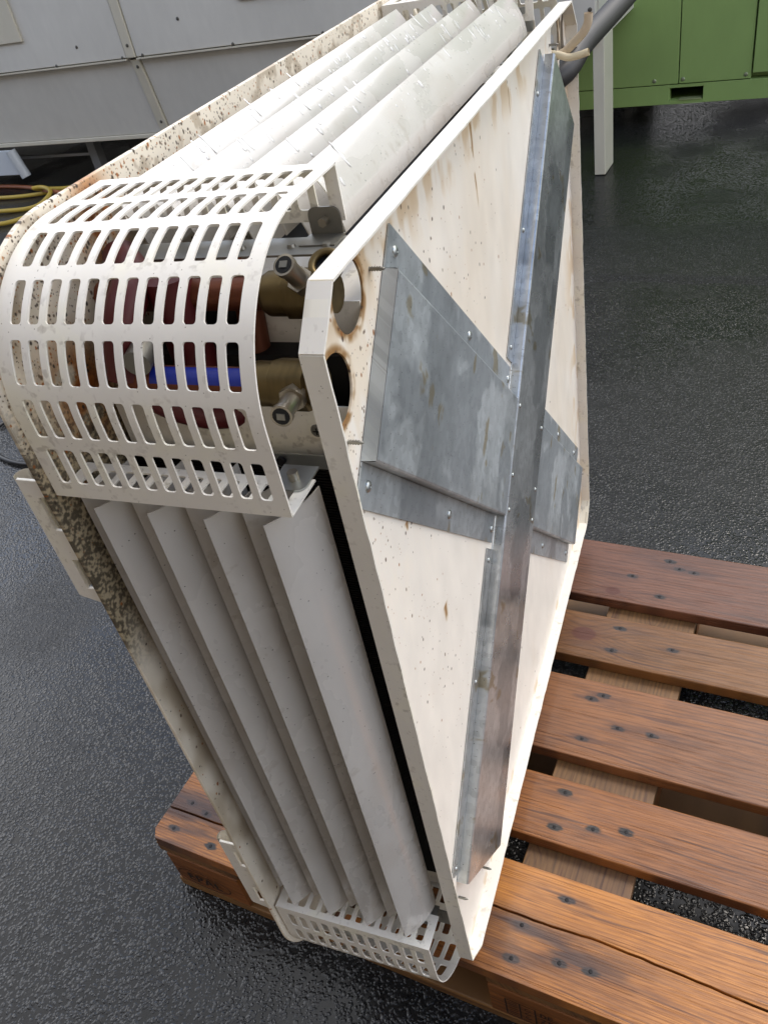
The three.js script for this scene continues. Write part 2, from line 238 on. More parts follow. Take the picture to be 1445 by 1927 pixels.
const plateMap = tex(1536, 1536, (u, v) => {
  let c = cream.slice(); const n1 = fbm(u * 7, v * 5, 3, 4), n2 = fbm(u * 40, v * 22, 5, 3), n3 = fbm(u * 22 + 4 + 0.8 * fbm(u * 20, v * 14, 16, 3), v * 7, 15, 5);
  const y = clamp(0.9 * sstep(0.45, 0.75, n1)); c = c.map((q, i) => lerp(q, [226, 209, 184][i], 0.4 * y)); c = c.map((q) => q * (0.965 + 0.07 * n2));
  const str = sstep(0.50, 0.72, n3) * sstep(0.55, 0.9, v + 0.2 * (n1 - 0.5)); c = c.map((q, i) => lerp(q, [190, 168, 142][i], 0.09 * str * (0.4 + 0.9 * n2)));
  const near = Math.exp(-(((u - 0.10) / 0.12) ** 2) - (((v - 0.90) / 0.16) ** 2)); c = c.map((q, i) => lerp(q, [210, 186, 148][i], 0.35 * near * sstep(0.42, 0.66, n2)));
  const far = sstep(0.90, 0.99, u) * sstep(0.42, 0.62, n2) + sstep(0.93, 0.98, v) * sstep(0.5, 0.68, n2) + sstep(0.03, 0.008, v) * sstep(0.46, 0.62, n2); c = c.map((q, i) => lerp(q, [186, 150, 104][i], 0.5 * clamp(far)));
  const ct = sstep(0.90, 0.96, u) * sstep(0.86, 0.92, v) * sstep(0.40, 0.52, fbm(u * 60, v * 25, 44, 3)); c = c.map((q, i) => lerp(q, [50, 36, 24][i], 0.8 * ct));
  for (const [hx, hy] of [[0.0755 / S, 0.820 / S], [0.031 / S, 0.776 / S]]) { const d = Math.hypot(u - hx, v - hy) * S, wob = 0.004 * (fbm(u * 60, v * 60, 8, 3)); const q = sstep(0.0285 + wob * 1.6, 0.0262, d); c = c.map((k, i) => lerp(k, [128, 86, 38][i], 0.8 * q * (0.12 + 0.88 * sstep(0.35, 0.6, fbm(u * 70, v * 70, 28, 3))))); }
  for (const [dx, dy, len, wd] of drips) { const t = (dy - v) / len; if (t < -0.15 || t > 1.1) continue; const w = wd * (0.6 + 0.9 * fbm(u * 20, v * 60, 3, 2)) * (1 - 0.6 * clamp(t)), q = Math.exp(-(((u - dx + 0.004 * (fbm(v * 30, dx * 9, 6, 2) - 0.5)) / w) ** 2)) * sstep(-0.15, 0.02, t) * sstep(1.1, 0.7, t) * sstep(0.25, 0.5, fbm(u * 200, v * 80, 66, 2)); c = c.map((k, i) => lerp(k, [132, 88, 34][i], 0.85 * q)); }
  const [d, k] = plateSp(u, v); if (d > 0) { const sc = k > 0.72 ? [138, 78, 30] : k > 0.4 ? [62, 44, 34] : [104, 84, 66]; c = c.map((q, i) => lerp(q, sc[i], d * 0.85)); }
  return c;
}, true, THREE.ClampToEdgeWrapping);
const plateMat = std({ map: plateMap, roughness: 0.42 });
const paintMap = tex(1024, 1024, (u, v) => { const n = fbm(u * 8, v * 8, 21, 5, 8), f = fbm(u * 64, v * 64, 27, 3, 64); let c = [236, 231, 220].map((q, i) => q * (0.96 + 0.06 * n) - (i === 2 ? 7 * sstep(0.5, 0.75, n) : 0)); const s = hash(Math.floor(u * 512), Math.floor(v * 512), 9) > 0.9986 ? 0.55 : 0; const sm = sstep(0.62, 0.78, f) * sstep(0.46, 0.62, n) * 0.2 + 0.08 * sstep(0.70, 0.80, pf(u, v, 70, 60, 88, 4)); return c.map((q, i) => lerp(q, [96, 84, 70][i], Math.max(s, sm))); });
const paintMat = std({ map: paintMap, roughness: 0.38, side: THREE.DoubleSide });
const bladeMap = tex(2048, 512, (u0, v0) => {
  const u = u0 + 0.02 * (pf(u0, v0, 12, 4, 66) - 0.5), v = v0 + 0.08 * (pf(u0, v0, 12, 4, 67) - 0.5), n = pf(u, v, 10, 5, 51, 5);
  let c = [201, 197, 190].map((q) => q * (0.955 + 0.09 * n)); c = c.map((q, i) => lerp(q, [178, 168, 156][i], 0.22 * sstep(0.45, 0.75, pf(u, v, 16, 8, 59, 5)) + 0.2 * sstep(0.45, 0.75, pf(u, v, 9, 5, 57, 5))));
  c = c.map((q, i) => lerp(q, [138, 124, 108][i], 0.18 * sstep(0.60, 0.78, pf(u, v, 120, 30, 53, 4)) * sstep(0.48, 0.60, n)));
  const k = hash(Math.floor(u0 * 1024), Math.floor(v0 * 380), 3); return k > 0.9986 ? c.map((q) => q * 0.55) : c;
});
const bladeRough = tex(1024, 256, (u, v) => { const q = 255 * (0.16 + 0.26 * sstep(0.40, 0.62, pf(u, v, 20, 9, 81, 5))); return [q, q, q]; }, false);
const bladeMat = phys({ map: bladeMap, roughnessMap: bladeRough, roughness: 1, clearcoat: 0.7, clearcoatRoughness: 0.12, side: THREE.DoubleSide });
// back plate: rust, mould and grime kept to the outer band and the corner by the pipes
const backSp = specks(110000, 91, (x, y) => 0.05 + 0.8 * sstep(0.9, 0.97, y) * (0.35 + 0.65 * Math.exp(-(((x - 0.17) / 0.16) ** 2))) + 0.6 * sstep(0.2, 0.04, x) * sstep(0.7, 0.9, y), 0.75);
const backMap = tex(1536, 1536, (u, v) => {
  let c = [232, 222, 203].map((q) => q * (0.95 + 0.09 * fbm(u * 20, v * 20, 4, 4)));
  const g = fbm(u * 60, v * 60, 14, 4), b = fbm(u * 7, v * 7, 24, 3);
  const mould = sstep(0.17, 0.06, u + 0.10 * (b - 0.5)) * sstep(0.60, 0.72, v + 0.14 * (b - 0.5)) * sstep(0.93, 0.80, v), gr = fbm(u * 420, v * 420, 34, 3);
  c = c.map((q, i) => lerp(q, lerp([170, 154, 122][i], [70, 61, 46][i], sstep(0.34, 0.66, gr)), 0.9 * clamp(mould * 1.5 * (0.7 + 0.5 * g))));
  const low = sstep(0.10, 0.03, u) * sstep(0.1, 0.3, v) * sstep(0.5, 0.68, fbm(u * 14, v * 9, 64, 4)); c = c.map((q, i) => lerp(q, [150, 132, 104][i], 0.5 * low));
  const rust = clamp(1.2 * Math.exp(-(((u - 0.165) / 0.022) ** 2) - (((v - 0.955) / 0.05) ** 2)) + Math.exp(-(((u - 0.08) / 0.03) ** 2) - (((v - 0.87) / 0.035) ** 2))) * sstep(0.25, 0.5, g); c = c.map((q, i) => lerp(q, lerp([186, 106, 34][i], [110, 52, 18][i], gr), rust));
  const dk = sstep(0.925, 0.95, v) * sstep(0.54, 0.70, fbm(u * 60, v * 50, 74, 5)); c = c.map((q, i) => lerp(q, [140, 122, 98][i], 0.45 * dk));
  const hole = sstep(0.008, 0.006, Math.hypot(u - 0.048, v - 0.64)); c = c.map((q, i) => lerp(q, [44, 30, 18][i], hole));
  const [d, k] = backSp(u, v); if (d > 0) c = c.map((q, i) => lerp(q, (k > 0.7 ? [150, 82, 30] : k > 0.35 ? [48, 38, 30] : [96, 78, 60])[i], d * 0.9));
  return c;
}, true, THREE.ClampToEdgeWrapping);
const backMat = std({ map: backMap, roughness: 0.55 });
const spangle = (u, v, n, seed) => { // tone of the nearest crystal, repeating
  const x = u * n, y = v * n, xi = Math.floor(x), yi = Math.floor(y); let best = 9, tone = 0;
  for (let a = -1; a <= 1; a++) for (let b = -1; b <= 1; b++) { const cx = ((xi + a) % n + n) % n, cy = ((yi + b) % n + n) % n, dx = xi + a + hash(cx, cy, seed) - x, dy = yi + b + hash(cx, cy, seed + 1) - y, d = dx * dx + dy * dy; if (d < best) { best = d; tone = hash(cx, cy, seed + 2); } }
  return tone;
};
const galvCol = (seed, base, blot) => tex(1024, 1024, (u0, v0) => {
  const u = u0 + 0.10 * (pf(u0, v0, 6, 6, seed + 90) - 0.5), v = v0 + 0.10 * (pf(u0, v0, 6, 6, seed + 91) - 0.5), a = pf(u, v, 4, 4, seed, 6), b = pf(u, v, 14, 12, seed + 40, 5), f = pf(u, v, 90, 70, seed + 80, 3);
  let c = base.map((q) => q * (0.86 + 0.16 * b + 0.11 * spangle(u0, v0, 64, seed))); c = c.map((q, i) => lerp(q, [186, 190, 192][i], blot * sstep(0.48, 0.60, a) * (0.45 + 0.55 * f)));
  c = c.map((q, i) => lerp(q, [112, 117, 121][i], 0.42 * sstep(0.52, 0.60, pf(u, v, 5, 5, seed + 5, 6)))); c = c.map((q, i) => lerp(q, [128, 112, 78][i], 0.5 * sstep(0.70, 0.78, pf(u, v, 18, 12, seed + 11, 4))));
  return hash(Math.floor(u0 * 800), Math.floor(v0 * 500), seed) > 0.995 ? [84, 82, 80] : c;
});
const galvRough = (seed, lo, hi) => tex(512, 512, (u, v) => { const q = 255 * lerp(lo, hi, sstep(0.35, 0.65, pf(u, v, 5, 5, seed, 6)) * 0.75 + 0.25 * pf(u, v, 70, 50, seed + 7, 2)); return [q, q, q]; }, false);
const galvDull = std({ map: galvCol(7, [172, 178, 180], 0.5), roughnessMap: galvRough(8, 0.34, 0.62), roughness: 1, metalness: 0.5 });
const galvBright = std({ map: galvCol(17, [188, 192, 194], 0.25), roughnessMap: galvRough(18, 0.20, 0.38), roughness: 1, metalness: 0.78 });
const zinc = std({ color: 0xaeb2b0, roughness: 0.34, metalness: 0.9 });
const zincDark = std({ color: 0x8c8a82, roughness: 0.45, metalness: 0.85 });
const brass = std({ color: 0x80704f, roughness: 0.42, metalness: 0.85, map: tex(128, 128, (u, v) => { const n = pf(u, v, 5, 5, 3, 4); return [250, 245, 232].map((q) => q * (0.72 + 0.3 * n)); }) });
const nickel = std({ color: 0xa79f90, roughness: 0.3, metalness: 0.9 });
const copper = std({ color: 0x70402c, roughness: 0.42, metalness: 0.65 });
const redPaint = std({ color: 0x541619, roughness: 0.45 });
const blueLabel = std({ color: 0x1b2c8e, roughness: 0.4 });
const black = std({ color: 0x0b0b0b, roughness: 0.7 });
const coilMat = std({ color: 0x1c1b1a, roughness: 0.6, metalness: 0.5 });

const put = (name, geo, mat, parent = body, label) => { geo.translate(0, parent === body ? HY : 0, 0); return part(name, geo, mat, parent, label); };
const sub = (name, geo, mat, parent, label) => { geo.translate(0, HY, 0); return part(name, geo, mat, parent, label); };
// quarter turns about the axis through the middle of the unit (0 near, -1 top, 1 bottom, 2 far)
function quarter(mesh, q) { mesh.rotation.x = q * Math.PI / 2; const c = V(0, HY + S / 2, -S / 2); mesh.position.copy(c.clone().sub(c.clone().applyEuler(mesh.rotation))); return mesh; }

// front plate with its pipe holes
function octagon(o = 0, c = CUT) { const p = [[c, -o], [S - c, -o], [S + o, c], [S + o, S - c], [S - c, S + o], [c, S + o], [-o, S - c], [-o, c]]; return p; }
{
  const sh = new THREE.Shape(octagon(-0.0004).map((p) => new THREE.Vector2(...p)));
  for (const [x, y] of [[0.0755, 0.820], [0.031, 0.776], [S - 0.0755, 0.820], [S - 0.031, 0.776]]) { const h = new THREE.Path(); h.absarc(x, y, 0.0245, 0, Math.PI * 2, true); sh.holes.push(h); }
  const g = new THREE.ExtrudeGeometry(sh, { depth: 0.0016, bevelEnabled: false, curveSegments: 36 }); g.rotateY(Math.PI / 2); g.translate(-RIM - 0.0016, 0, 0);
  const gg = g.toNonIndexed ? (g.index ? g.toNonIndexed() : g) : g, p = gg.attributes.position, uv = gg.attributes.uv; for (let i = 0; i < p.count; i++) uv.setXY(i, -p.getZ(i) / S, p.getY(i) / S);
  const fp = put('front_plate', gg, plateMat, body, 'cream front plate with dirt specks and two pipe holes at the corner');
  const oc = octagon();
  for (let i = 0; i < 8; i++) { // folded rim, one strip per side
    const [x0, y0] = oc[i], [x1, y1] = oc[(i + 1) % 8], L = Math.hypot(x1 - x0, y1 - y0), a = Math.atan2(y1 - y0, x1 - x0);
    const n = Math.max(2, Math.round(L / 0.012)), b = new THREE.BoxGeometry(L - 0.0012, 0.0018, RIM + 0.0016, n, 1, 1), pp = b.attributes.position, R = rngOf(i + 60);
    const wav = Array.from({ length: n + 1 }, () => (R() - 0.5) * 0.0007); // hand-worn edge
    for (let k = 0; k < pp.count; k++) { const t = Math.round((pp.getX(k) / (L - 0.0012) + 0.5) * n); if (pp.getZ(k) > 0) pp.setZ(k, pp.getZ(k) + wav[t]); }
    b.translate(L / 2, 0.0009, -(RIM + 0.0016) / 2); b.rotateZ(a); b.translate(x0, y0, 0); b.rotateY(Math.PI / 2);
    sub('rim_strip', planarUV(b, 3, 3, i * 0.37, i * 0.11), paintMat, fp);
  }
  // screw tips coming through the plate
  for (const [n, h] of [[-0.115, 0.82], [-0.03, 0.738], [-0.029, 0.119], [-0.107, 0.041], [-0.74, 0.82], [-0.815, 0.12]]) {
    const q = []; for (let k = 0; k <= 12; k++) q.push(new THREE.Vector2(k === 12 ? 0.0004 : (k % 2 ? 0.0012 : 0.0018) * (k > 9 ? 0.7 : 1), k * 0.00095));
    const t = new THREE.LatheGeometry(q, 10); t.rotateZ(-Math.PI / 2); t.translate(-RIM, h, n); sub('screw_tip', t, zincDark, fp);
  }
}
// back plate
{
  const o = OB, r = 0.105, sh = new THREE.Shape(), a = -o, b = S + o; sh.moveTo(a + r, a); sh.lineTo(b - r, a); sh.absarc(b - r, a + r, r, -Math.PI / 2, 0); sh.lineTo(b, b - r); sh.absarc(b - r, b - r, r, 0, Math.PI / 2); sh.lineTo(a + r, b); sh.absarc(a + r, b - r, r, Math.PI / 2, Math.PI); sh.lineTo(a, a + r); sh.absarc(a + r, a + r, r, Math.PI, Math.PI * 1.5);
  const g = new THREE.ExtrudeGeometry(sh, { depth: 0.0026, bevelEnabled: true, bevelThickness: 0.0007, bevelSize: 0.0007, bevelOffset: -0.0007, bevelSegments: 1, curveSegments: 24 }); g.rotateY(Math.PI / 2); g.translate(BACK - 0.0026, 0, 0);
  const gg = g.index ? g.toNonIndexed() : g, p = gg.attributes.position, uv = gg.attributes.uv; for (let i = 0; i < p.count; i++) uv.setXY(i, (-p.getZ(i) + o) / (S + 2 * o), (p.getY(i) + o) / (S + 2 * o));
  put('back_plate', gg, backMat, body, 'cream back plate with rust, mould and grime along its edges');
}
// heat exchanger behind the louvres
{
  const coil = put('heat_exchanger', box(-0.205, -0.0175, 0.075, S - 0.075, -S + 0.075, -0.075), coilMat, body, 'dark finned heat exchanger behind the louvres');
  const fins = []; for (let h = 0.14; h < 0.712; h += 0.0026) fins.push(box(-0.21, -0.0172, h, h + 0.0009, -0.0755, -0.040));
  const f = sub('cooling_fins', merge(fins), std({ color: 0x2a2826, roughness: 0.45, metalness: 0.6 }), coil); f.userData.kind = 'stuff';
}
const bladeAt = (a0, out, t) => { const q = lerp(0.78, 1.50, t), R = 0.070; return [a0 + R * (Math.sin(q) - Math.sin(0.78)), out - R * (Math.cos(0.78) - Math.cos(q))]; };
// louvre blades: four outer and four inner on each side
function bladeGeo(a0, out, h0, h1, seed) {
  const N = 18, t = 0.0009, pr = []; for (let i = 0; i <= N; i++) { pr.push(bladeAt(a0, out, i / N)); }
  const inn = pr.map(([a, o], i) => { const [pa, po] = pr[Math.max(0, i - 1)], [na, no] = pr[Math.min(N, i + 1)], l = Math.hypot(na - pa, no - po); return [a + (no - po) / l * t, o - (na - pa) / l * t]; });
  const pos = [], uv = [], idx = [], M = 24; let arc = 0;
  const R = rngOf(seed), u0 = R(), v0 = R();
  for (const side of [pr, inn]) { arc = 0; for (let i = 0; i <= N; i++) { if (i) arc += Math.hypot(side[i][0] - side[i - 1][0], side[i][1] - side[i - 1][1]); for (let j = 0; j <= M; j++) { const h = lerp(h0, h1, j / M); pos.push(side[i][0], h, side[i][1]); uv.push(h * 1.1 + u0, arc * 4 + v0); } } }
  const W = M + 1, P = (s, i, j) => (s * (N + 1) + i) * W + j;
  for (let i = 0; i < N; i++) for (let j = 0; j < M; j++) { idx.push(P(0, i, j), P(0, i + 1, j), P(0, i, j + 1), P(0, i + 1, j), P(0, i + 1, j + 1), P(0, i, j + 1)); idx.push(P(1, i, j), P(1, i, j + 1), P(1, i + 1, j), P(1, i + 1, j), P(1, i, j + 1), P(1, i + 1, j + 1)); }
  let g = new THREE.BufferGeometry(); g.setAttribute('position', new THREE.Float32BufferAttribute(pos, 3)); g.setAttribute('uv', new THREE.Float32BufferAttribute(uv, 2)); g.setIndex(idx); g.computeVertexNormals();
  const e = []; const eu = []; const quad = (A, B, C, D) => { for (const q of [A, B, C, A, C, D]) { e.push(...q); eu.push(q[1] * 1.1, q[0] * 4); } };
  const p3 = (k, s, h) => [(s ? inn : pr)[k][0], h, (s ? inn : pr)[k][1]];
  quad(p3(0, 0, h0), p3(0, 0, h1), p3(0, 1, h1), p3(0, 1, h0)); quad(p3(N, 0, h0), p3(N, 1, h0), p3(N, 1, h1), p3(N, 0, h1));
  for (let i = 0; i < N; i++) { quad(p3(i, 0, h0), p3(i, 1, h0), p3(i + 1, 1, h0), p3(i + 1, 0, h0)); quad(p3(i, 0, h1), p3(i + 1, 0, h1), p3(i + 1, 1, h1), p3(i, 1, h1)); }
  const eg = new THREE.BufferGeometry(); eg.setAttribute('position', new THREE.Float32BufferAttribute(e, 3)); eg.setAttribute('uv', new THREE.Float32BufferAttribute(eu, 2)); eg.computeVertexNormals();
  return merge([g, eg]);
}
const bladeSets = [], bladeA = (k) => -0.0545 - 0.0453 * k;
for (let k = 0; k < 4; k++) {
  const a = bladeA(k); bladeSets.push(['louvre_blade', bladeGeo(a, 0.033, 0.131, 0.7135, 300 + k)]);
  bladeSets.push(['inner_blade', bladeGeo(a - 0.0250, 0.0178, 0.131, 0.7165, 340 + k)]);
}
for (const [n, g] of bladeSets) g.translate(0, HY, 0);
for (const q of [0, -1, 1, 2]) for (const [n, g] of bladeSets) quarter(part(n, g, bladeMat, body), q);

// slotted corner covers ---------------------------------------
function coverGeo() {
  const T = 0.0014, pos = [], nor = [], uvs = [], L = OUT + SPAN - CR, A = Math.PI / 2 * CR, TOT = 2 * L + A;
  const main = (s) => { if (s < L) return [-SPAN + s, S + OUT, 0, 1]; if (s < L + A) { const f = (s - L) / CR; return [OUT - CR + CR * Math.sin(f), S + OUT - CR + CR * Math.cos(f), Math.sin(f), Math.cos(f)]; } return [OUT, S + OUT - CR - (s - L - A), 1, 0]; };
  const F = 0.0372, flU = (s) => [-SPAN, S + OUT - F + s, -1, 0], flL = (s) => [OUT - s, S - SPAN, 0, -1]; // turned-in flanges
  const at = (fn, a, s, d) => { const [n, h, nn, nh] = fn(s); return [[a, h - nh * d, n - nn * d], [0, nh, nn], [a * 3, s * 3]]; };
  const emit = (list, flip, nrm) => { const q = flip ? [list[0], list[2], list[1]] : list; for (const [p, n, u] of q) { pos.push(...p); nor.push(...(nrm || (flip === 'in' ? n.map((v) => -v) : n))); uvs.push(...u); } };
  const face = (fn, q) => { // q: four [a, s]
    const o = q.map(([a, s]) => at(fn, a, s, 0)), i = q.map(([a, s]) => at(fn, a, s, T));
    emit([o[0], o[1], o[2]]); emit([o[0], o[2], o[3]]); emit([i[0], i[1], i[2]], 'in'); emit([i[0], i[2], i[3]], 'in');
  };
  const wall = (fn, p, q) => { const a = at(fn, ...p, 0), b = at(fn, ...q, 0), c = at(fn, ...q, T), d = at(fn, ...p, T); const e1 = V(...b[0]).sub(V(...a[0])), e2 = V(...d[0]).sub(V(...a[0])), n = e1.cross(e2).normalize().toArray(); emit([a, b, c], false, n); emit([a, c, d], false, n); };
  const cell = (fn, a0, a1, s0, s1, sw, sl, r) => { // a cell with a rounded slot
    const ca = (a0 + a1) / 2, cs = (s0 + s1) / 2, inner = [], outer = [], hw = sw / 2, hl = sl / 2;
    const add = (ia, is, oa, os) => { inner.push([ca + ia, cs + is]); outer.push([oa, os]); };
    const K = 7, sides = []; 
    for (let k = 0; k <= K; k++) { const t = k / K; add(hw, lerp(-hl + r, hl - r, t), a1, lerp(s0, s1, t)); }
    for (let k = 1; k < 4; k++) { const f = k / 4 * Math.PI / 2; add(hw - r + r * Math.cos(f), hl - r + r * Math.sin(f), a1, s1); }
    for (let k = 0; k <= 2; k++) { const t = k / 2; add(lerp(hw - r, -hw + r, t), hl, lerp(a1, a0, t), s1); }
    for (let k = 1; k < 4; k++) { const f = k / 4 * Math.PI / 2; add(-hw + r - r * Math.sin(f), hl - r + r * Math.cos(f), a0, s1); }
    for (let k = 0; k <= K; k++) { const t = k / K; add(-hw, lerp(hl - r, -hl + r, t), a0, lerp(s1, s0, t)); }
    for (let k = 1; k < 4; k++) { const f = k / 4 * Math.PI / 2; add(-hw + r - r * Math.cos(f), -hl + r - r * Math.sin(f), a0, s0); }
    for (let k = 0; k <= 2; k++) { const t = k / 2; add(lerp(-hw + r, hw - r, t), -hl, lerp(a0, a1, t), s0); }
    for (let k = 1; k < 4; k++) { const f = k / 4 * Math.PI / 2; add(hw - r + r * Math.sin(f), -hl + r - r * Math.cos(f), a1, s0); }
    const M = inner.length; for (let k = 0; k < M; k++) { const j = (k + 1) % M; face(fn, [inner[k], outer[k], outer[j], inner[j]]); wall(fn, inner[j], inner[k]); }
  };
  const PA = 0.0142, C0 = -0.042 + PA / 2, aR = -0.0282, aL = -0.2137, RP = 0.0378, S0 = TOT / 2 - 3.5 * RP, SW = 0.0088, SL = 0.0282, RR = 0.0024;
  const plain = (fn, a0, a1, s0, s1, n) => { for (let k = 0; k < n; k++) { const x = lerp(s0, s1, k / n), y = lerp(s0, s1, (k + 1) / n); face(fn, [[a0, x], [a1, x], [a1, y], [a0, y]]); } };
  for (let c = 0; c < 12; c++) { const a1 = C0 - c * PA, a0 = a1 - PA; for (let r = 0; r < 7; r++) cell(main, a0, a1, S0 + r * RP, S0 + (r + 1) * RP, SW, SL, RR); plain(main, a0, a1, 0, S0, 1); plain(main, a0, a1, TOT - S0, TOT, 1); for (const fl of [flU, flL]) { cell(fl, a0, a1, 0.004, 0.034, SW, 0.022, RR); plain(fl, a0, a1, 0, 0.004, 1); plain(fl, a0, a1, 0.034, F, 1); } }
  plain(main, C0, aR, 0, TOT, 56); plain(main, aL, C0 - 12 * PA, 0, TOT, 56); for (const fl of [flU, flL]) { plain(fl, C0, aR, 0, F, 2); plain(fl, aL, C0 - 12 * PA, 0, F, 2); }
  for (let k = 0; k < 56; k++) { wall(main, [aR, TOT * k / 56], [aR, TOT * (k + 1) / 56]); wall(main, [aL, TOT * (k + 1) / 56], [aL, TOT * k / 56]); }
  for (const fl of [flU, flL]) wall(fl, [aR, 0], [aR, F]);
  wall(flU, [aL, 0], [aR, 0]); wall(flL, [aR, F], [aL, F]);
  const A3 = V(0, 0, 0), B3 = V(0, 0, 0), C3 = V(0, 0, 0); // wind each triangle the way its normal points
  for (let i = 0; i < pos.length; i += 9) {
    A3.fromArray(pos, i); B3.fromArray(pos, i + 3); C3.fromArray(pos, i + 6); const n = B3.clone().sub(A3).cross(C3.clone().sub(A3));
    if (n.x * nor[i] + n.y * nor[i + 1] + n.z * nor[i + 2] < 0) { for (const ar of [pos, nor]) for (let k = 0; k < 3; k++) { const t = ar[i + 3 + k]; ar[i + 3 + k] = ar[i + 6 + k]; ar[i + 6 + k] = t; } const j = i / 9 * 6; for (let k = 0; k < 2; k++) { const t = uvs[j + 2 + k]; uvs[j + 2 + k] = uvs[j + 4 + k]; uvs[j + 4 + k] = t; } }
  }
  const g = new THREE.BufferGeometry(); g.setAttribute('position', new THREE.Float32BufferAttribute(pos, 3)); g.setAttribute('normal', new THREE.Float32BufferAttribute(nor, 3)); g.setAttribute('uv', new THREE.Float32BufferAttribute(uvs, 2)); g.translate(0, HY, 0); return g;
}
{
  const cg = coverGeo();
  [[0, 'slotted curved white cover over the pipe corner'], [-1], [1, 'slotted curved white cover resting on the pallet'], [2]].forEach(([q, lab]) => quarter(part('corner_cover', cg, paintMat, body, lab), q));
}
// lugs, strips and inner panels of each corner
{
  const lugA = new THREE.Shape(); lugA.moveTo(-0.056, -0.012); lugA.lineTo(-0.030, -0.012); lugA.lineTo(-0.030, 0.006); lugA.quadraticCurveTo(-0.030, 0.014, -0.037, 0.014); lugA.lineTo(-0.049, 0.014); lugA.quadraticCurveTo(-0.056, 0.014, -0.056, 0.006); lugA.closePath();
  const plate = new THREE.ExtrudeGeometry(lugA, { depth: 0.0014, bevelEnabled: false });
  const nut = (p0, p1, r = 0.0038) => { const g = cyl(p0, p1, r, r, 6); return g; };
  const mk = (q) => {
    // lower lug lies on the lower flange
    let g = plate.clone(); g.rotateX(Math.PI / 2); g.translate(0, S - SPAN + 0.0032, 0.000); const lug = quarter(sub('lug', g, zinc, body), q); sub('nut', nut([-0.0415, S - SPAN + 0.003, 0.003], [-0.0415, S - SPAN + 0.0095, 0.003]), nickel, lug);
    let u = plate.clone(); u.scale(0.9, 0.85, 1); u.translate(-0.004, S - 0.002, -SPAN + 0.0018); const lug2 = quarter(sub('lug', u, zincDark, body), q); sub('nut', nut([-0.0425, S + 0.001, -SPAN + 0.002], [-0.0425, S + 0.001, -SPAN + 0.0085], 0.0032), nickel, lug2);
    let f = box(-0.056, -0.030, S - 0.0095, S - 0.008, -SPAN + 0.002, -SPAN + 0.022); quarter(sub('lug_fold', f, zincDark, body), q);
    const st = quarter(sub('support_strip', box(-0.21, -0.0166, S - SPAN - 0.020, S - SPAN - 0.0085, -0.040, -0.0385), zinc, body), q);
    for (const a of [-0.033, -0.075, -0.12, -0.17]) { sub('bolt', cyl([a, S - SPAN - 0.014, -0.0386], [a, S - SPAN - 0.014, -0.0355], 0.0034, 0.0034, a === -0.075 ? 14 : 6), a === -0.033 ? nickel : black, st); }
    const st2 = quarter(sub('support_strip', box(-0.21, -0.0166, S - 0.0105, S - 0.009, -0.119, -0.090), zincDark, body), q);
    for (const a of [-0.062, -0.036, -0.1, -0.14]) sub('bolt', cyl([a, S - 0.0092, -0.103], [a, S - 0.0068, -0.103], 0.0032, 0.0024, 12), zincDark, st2);
  };
  for (const q of [0, -1, 1]) mk(q);
  for (const q of [0, -1, 1, 2]) {
    quarter(sub('inner_panel', planarUV(box(-0.212, -0.0166, S - 0.185, S - 0.098, -0.0495, -0.048), 3, 3), paintMat, body), q);
    quarter(sub('inner_panel', planarUV(box(-0.10, -0.0166, S - 0.076, S - 0.044, -0.0955, -0.094), 3, 3, 0.3), paintMat, body), q);
    quarter(sub('inner_panel', planarUV(box(-0.212, -0.0166, S - 0.0495, S - 0.048, -0.185, -0.098), 3, 3, 0.6), paintMat, body), q);
  }
  const ps = sub('panel_screw', merge([cyl([-0.046, 0.733, -0.048], [-0.046, 0.733, -0.0466], 0.0052, 0.0044, 18)]), zincDark, body); sub('screw_cross', merge([box(-0.0488, -0.0432, 0.7325, 0.7335, -0.0467, -0.0463), box(-0.0465, -0.0455, 0.7302, 0.7358, -0.0467, -0.0463)]), black, ps);
}
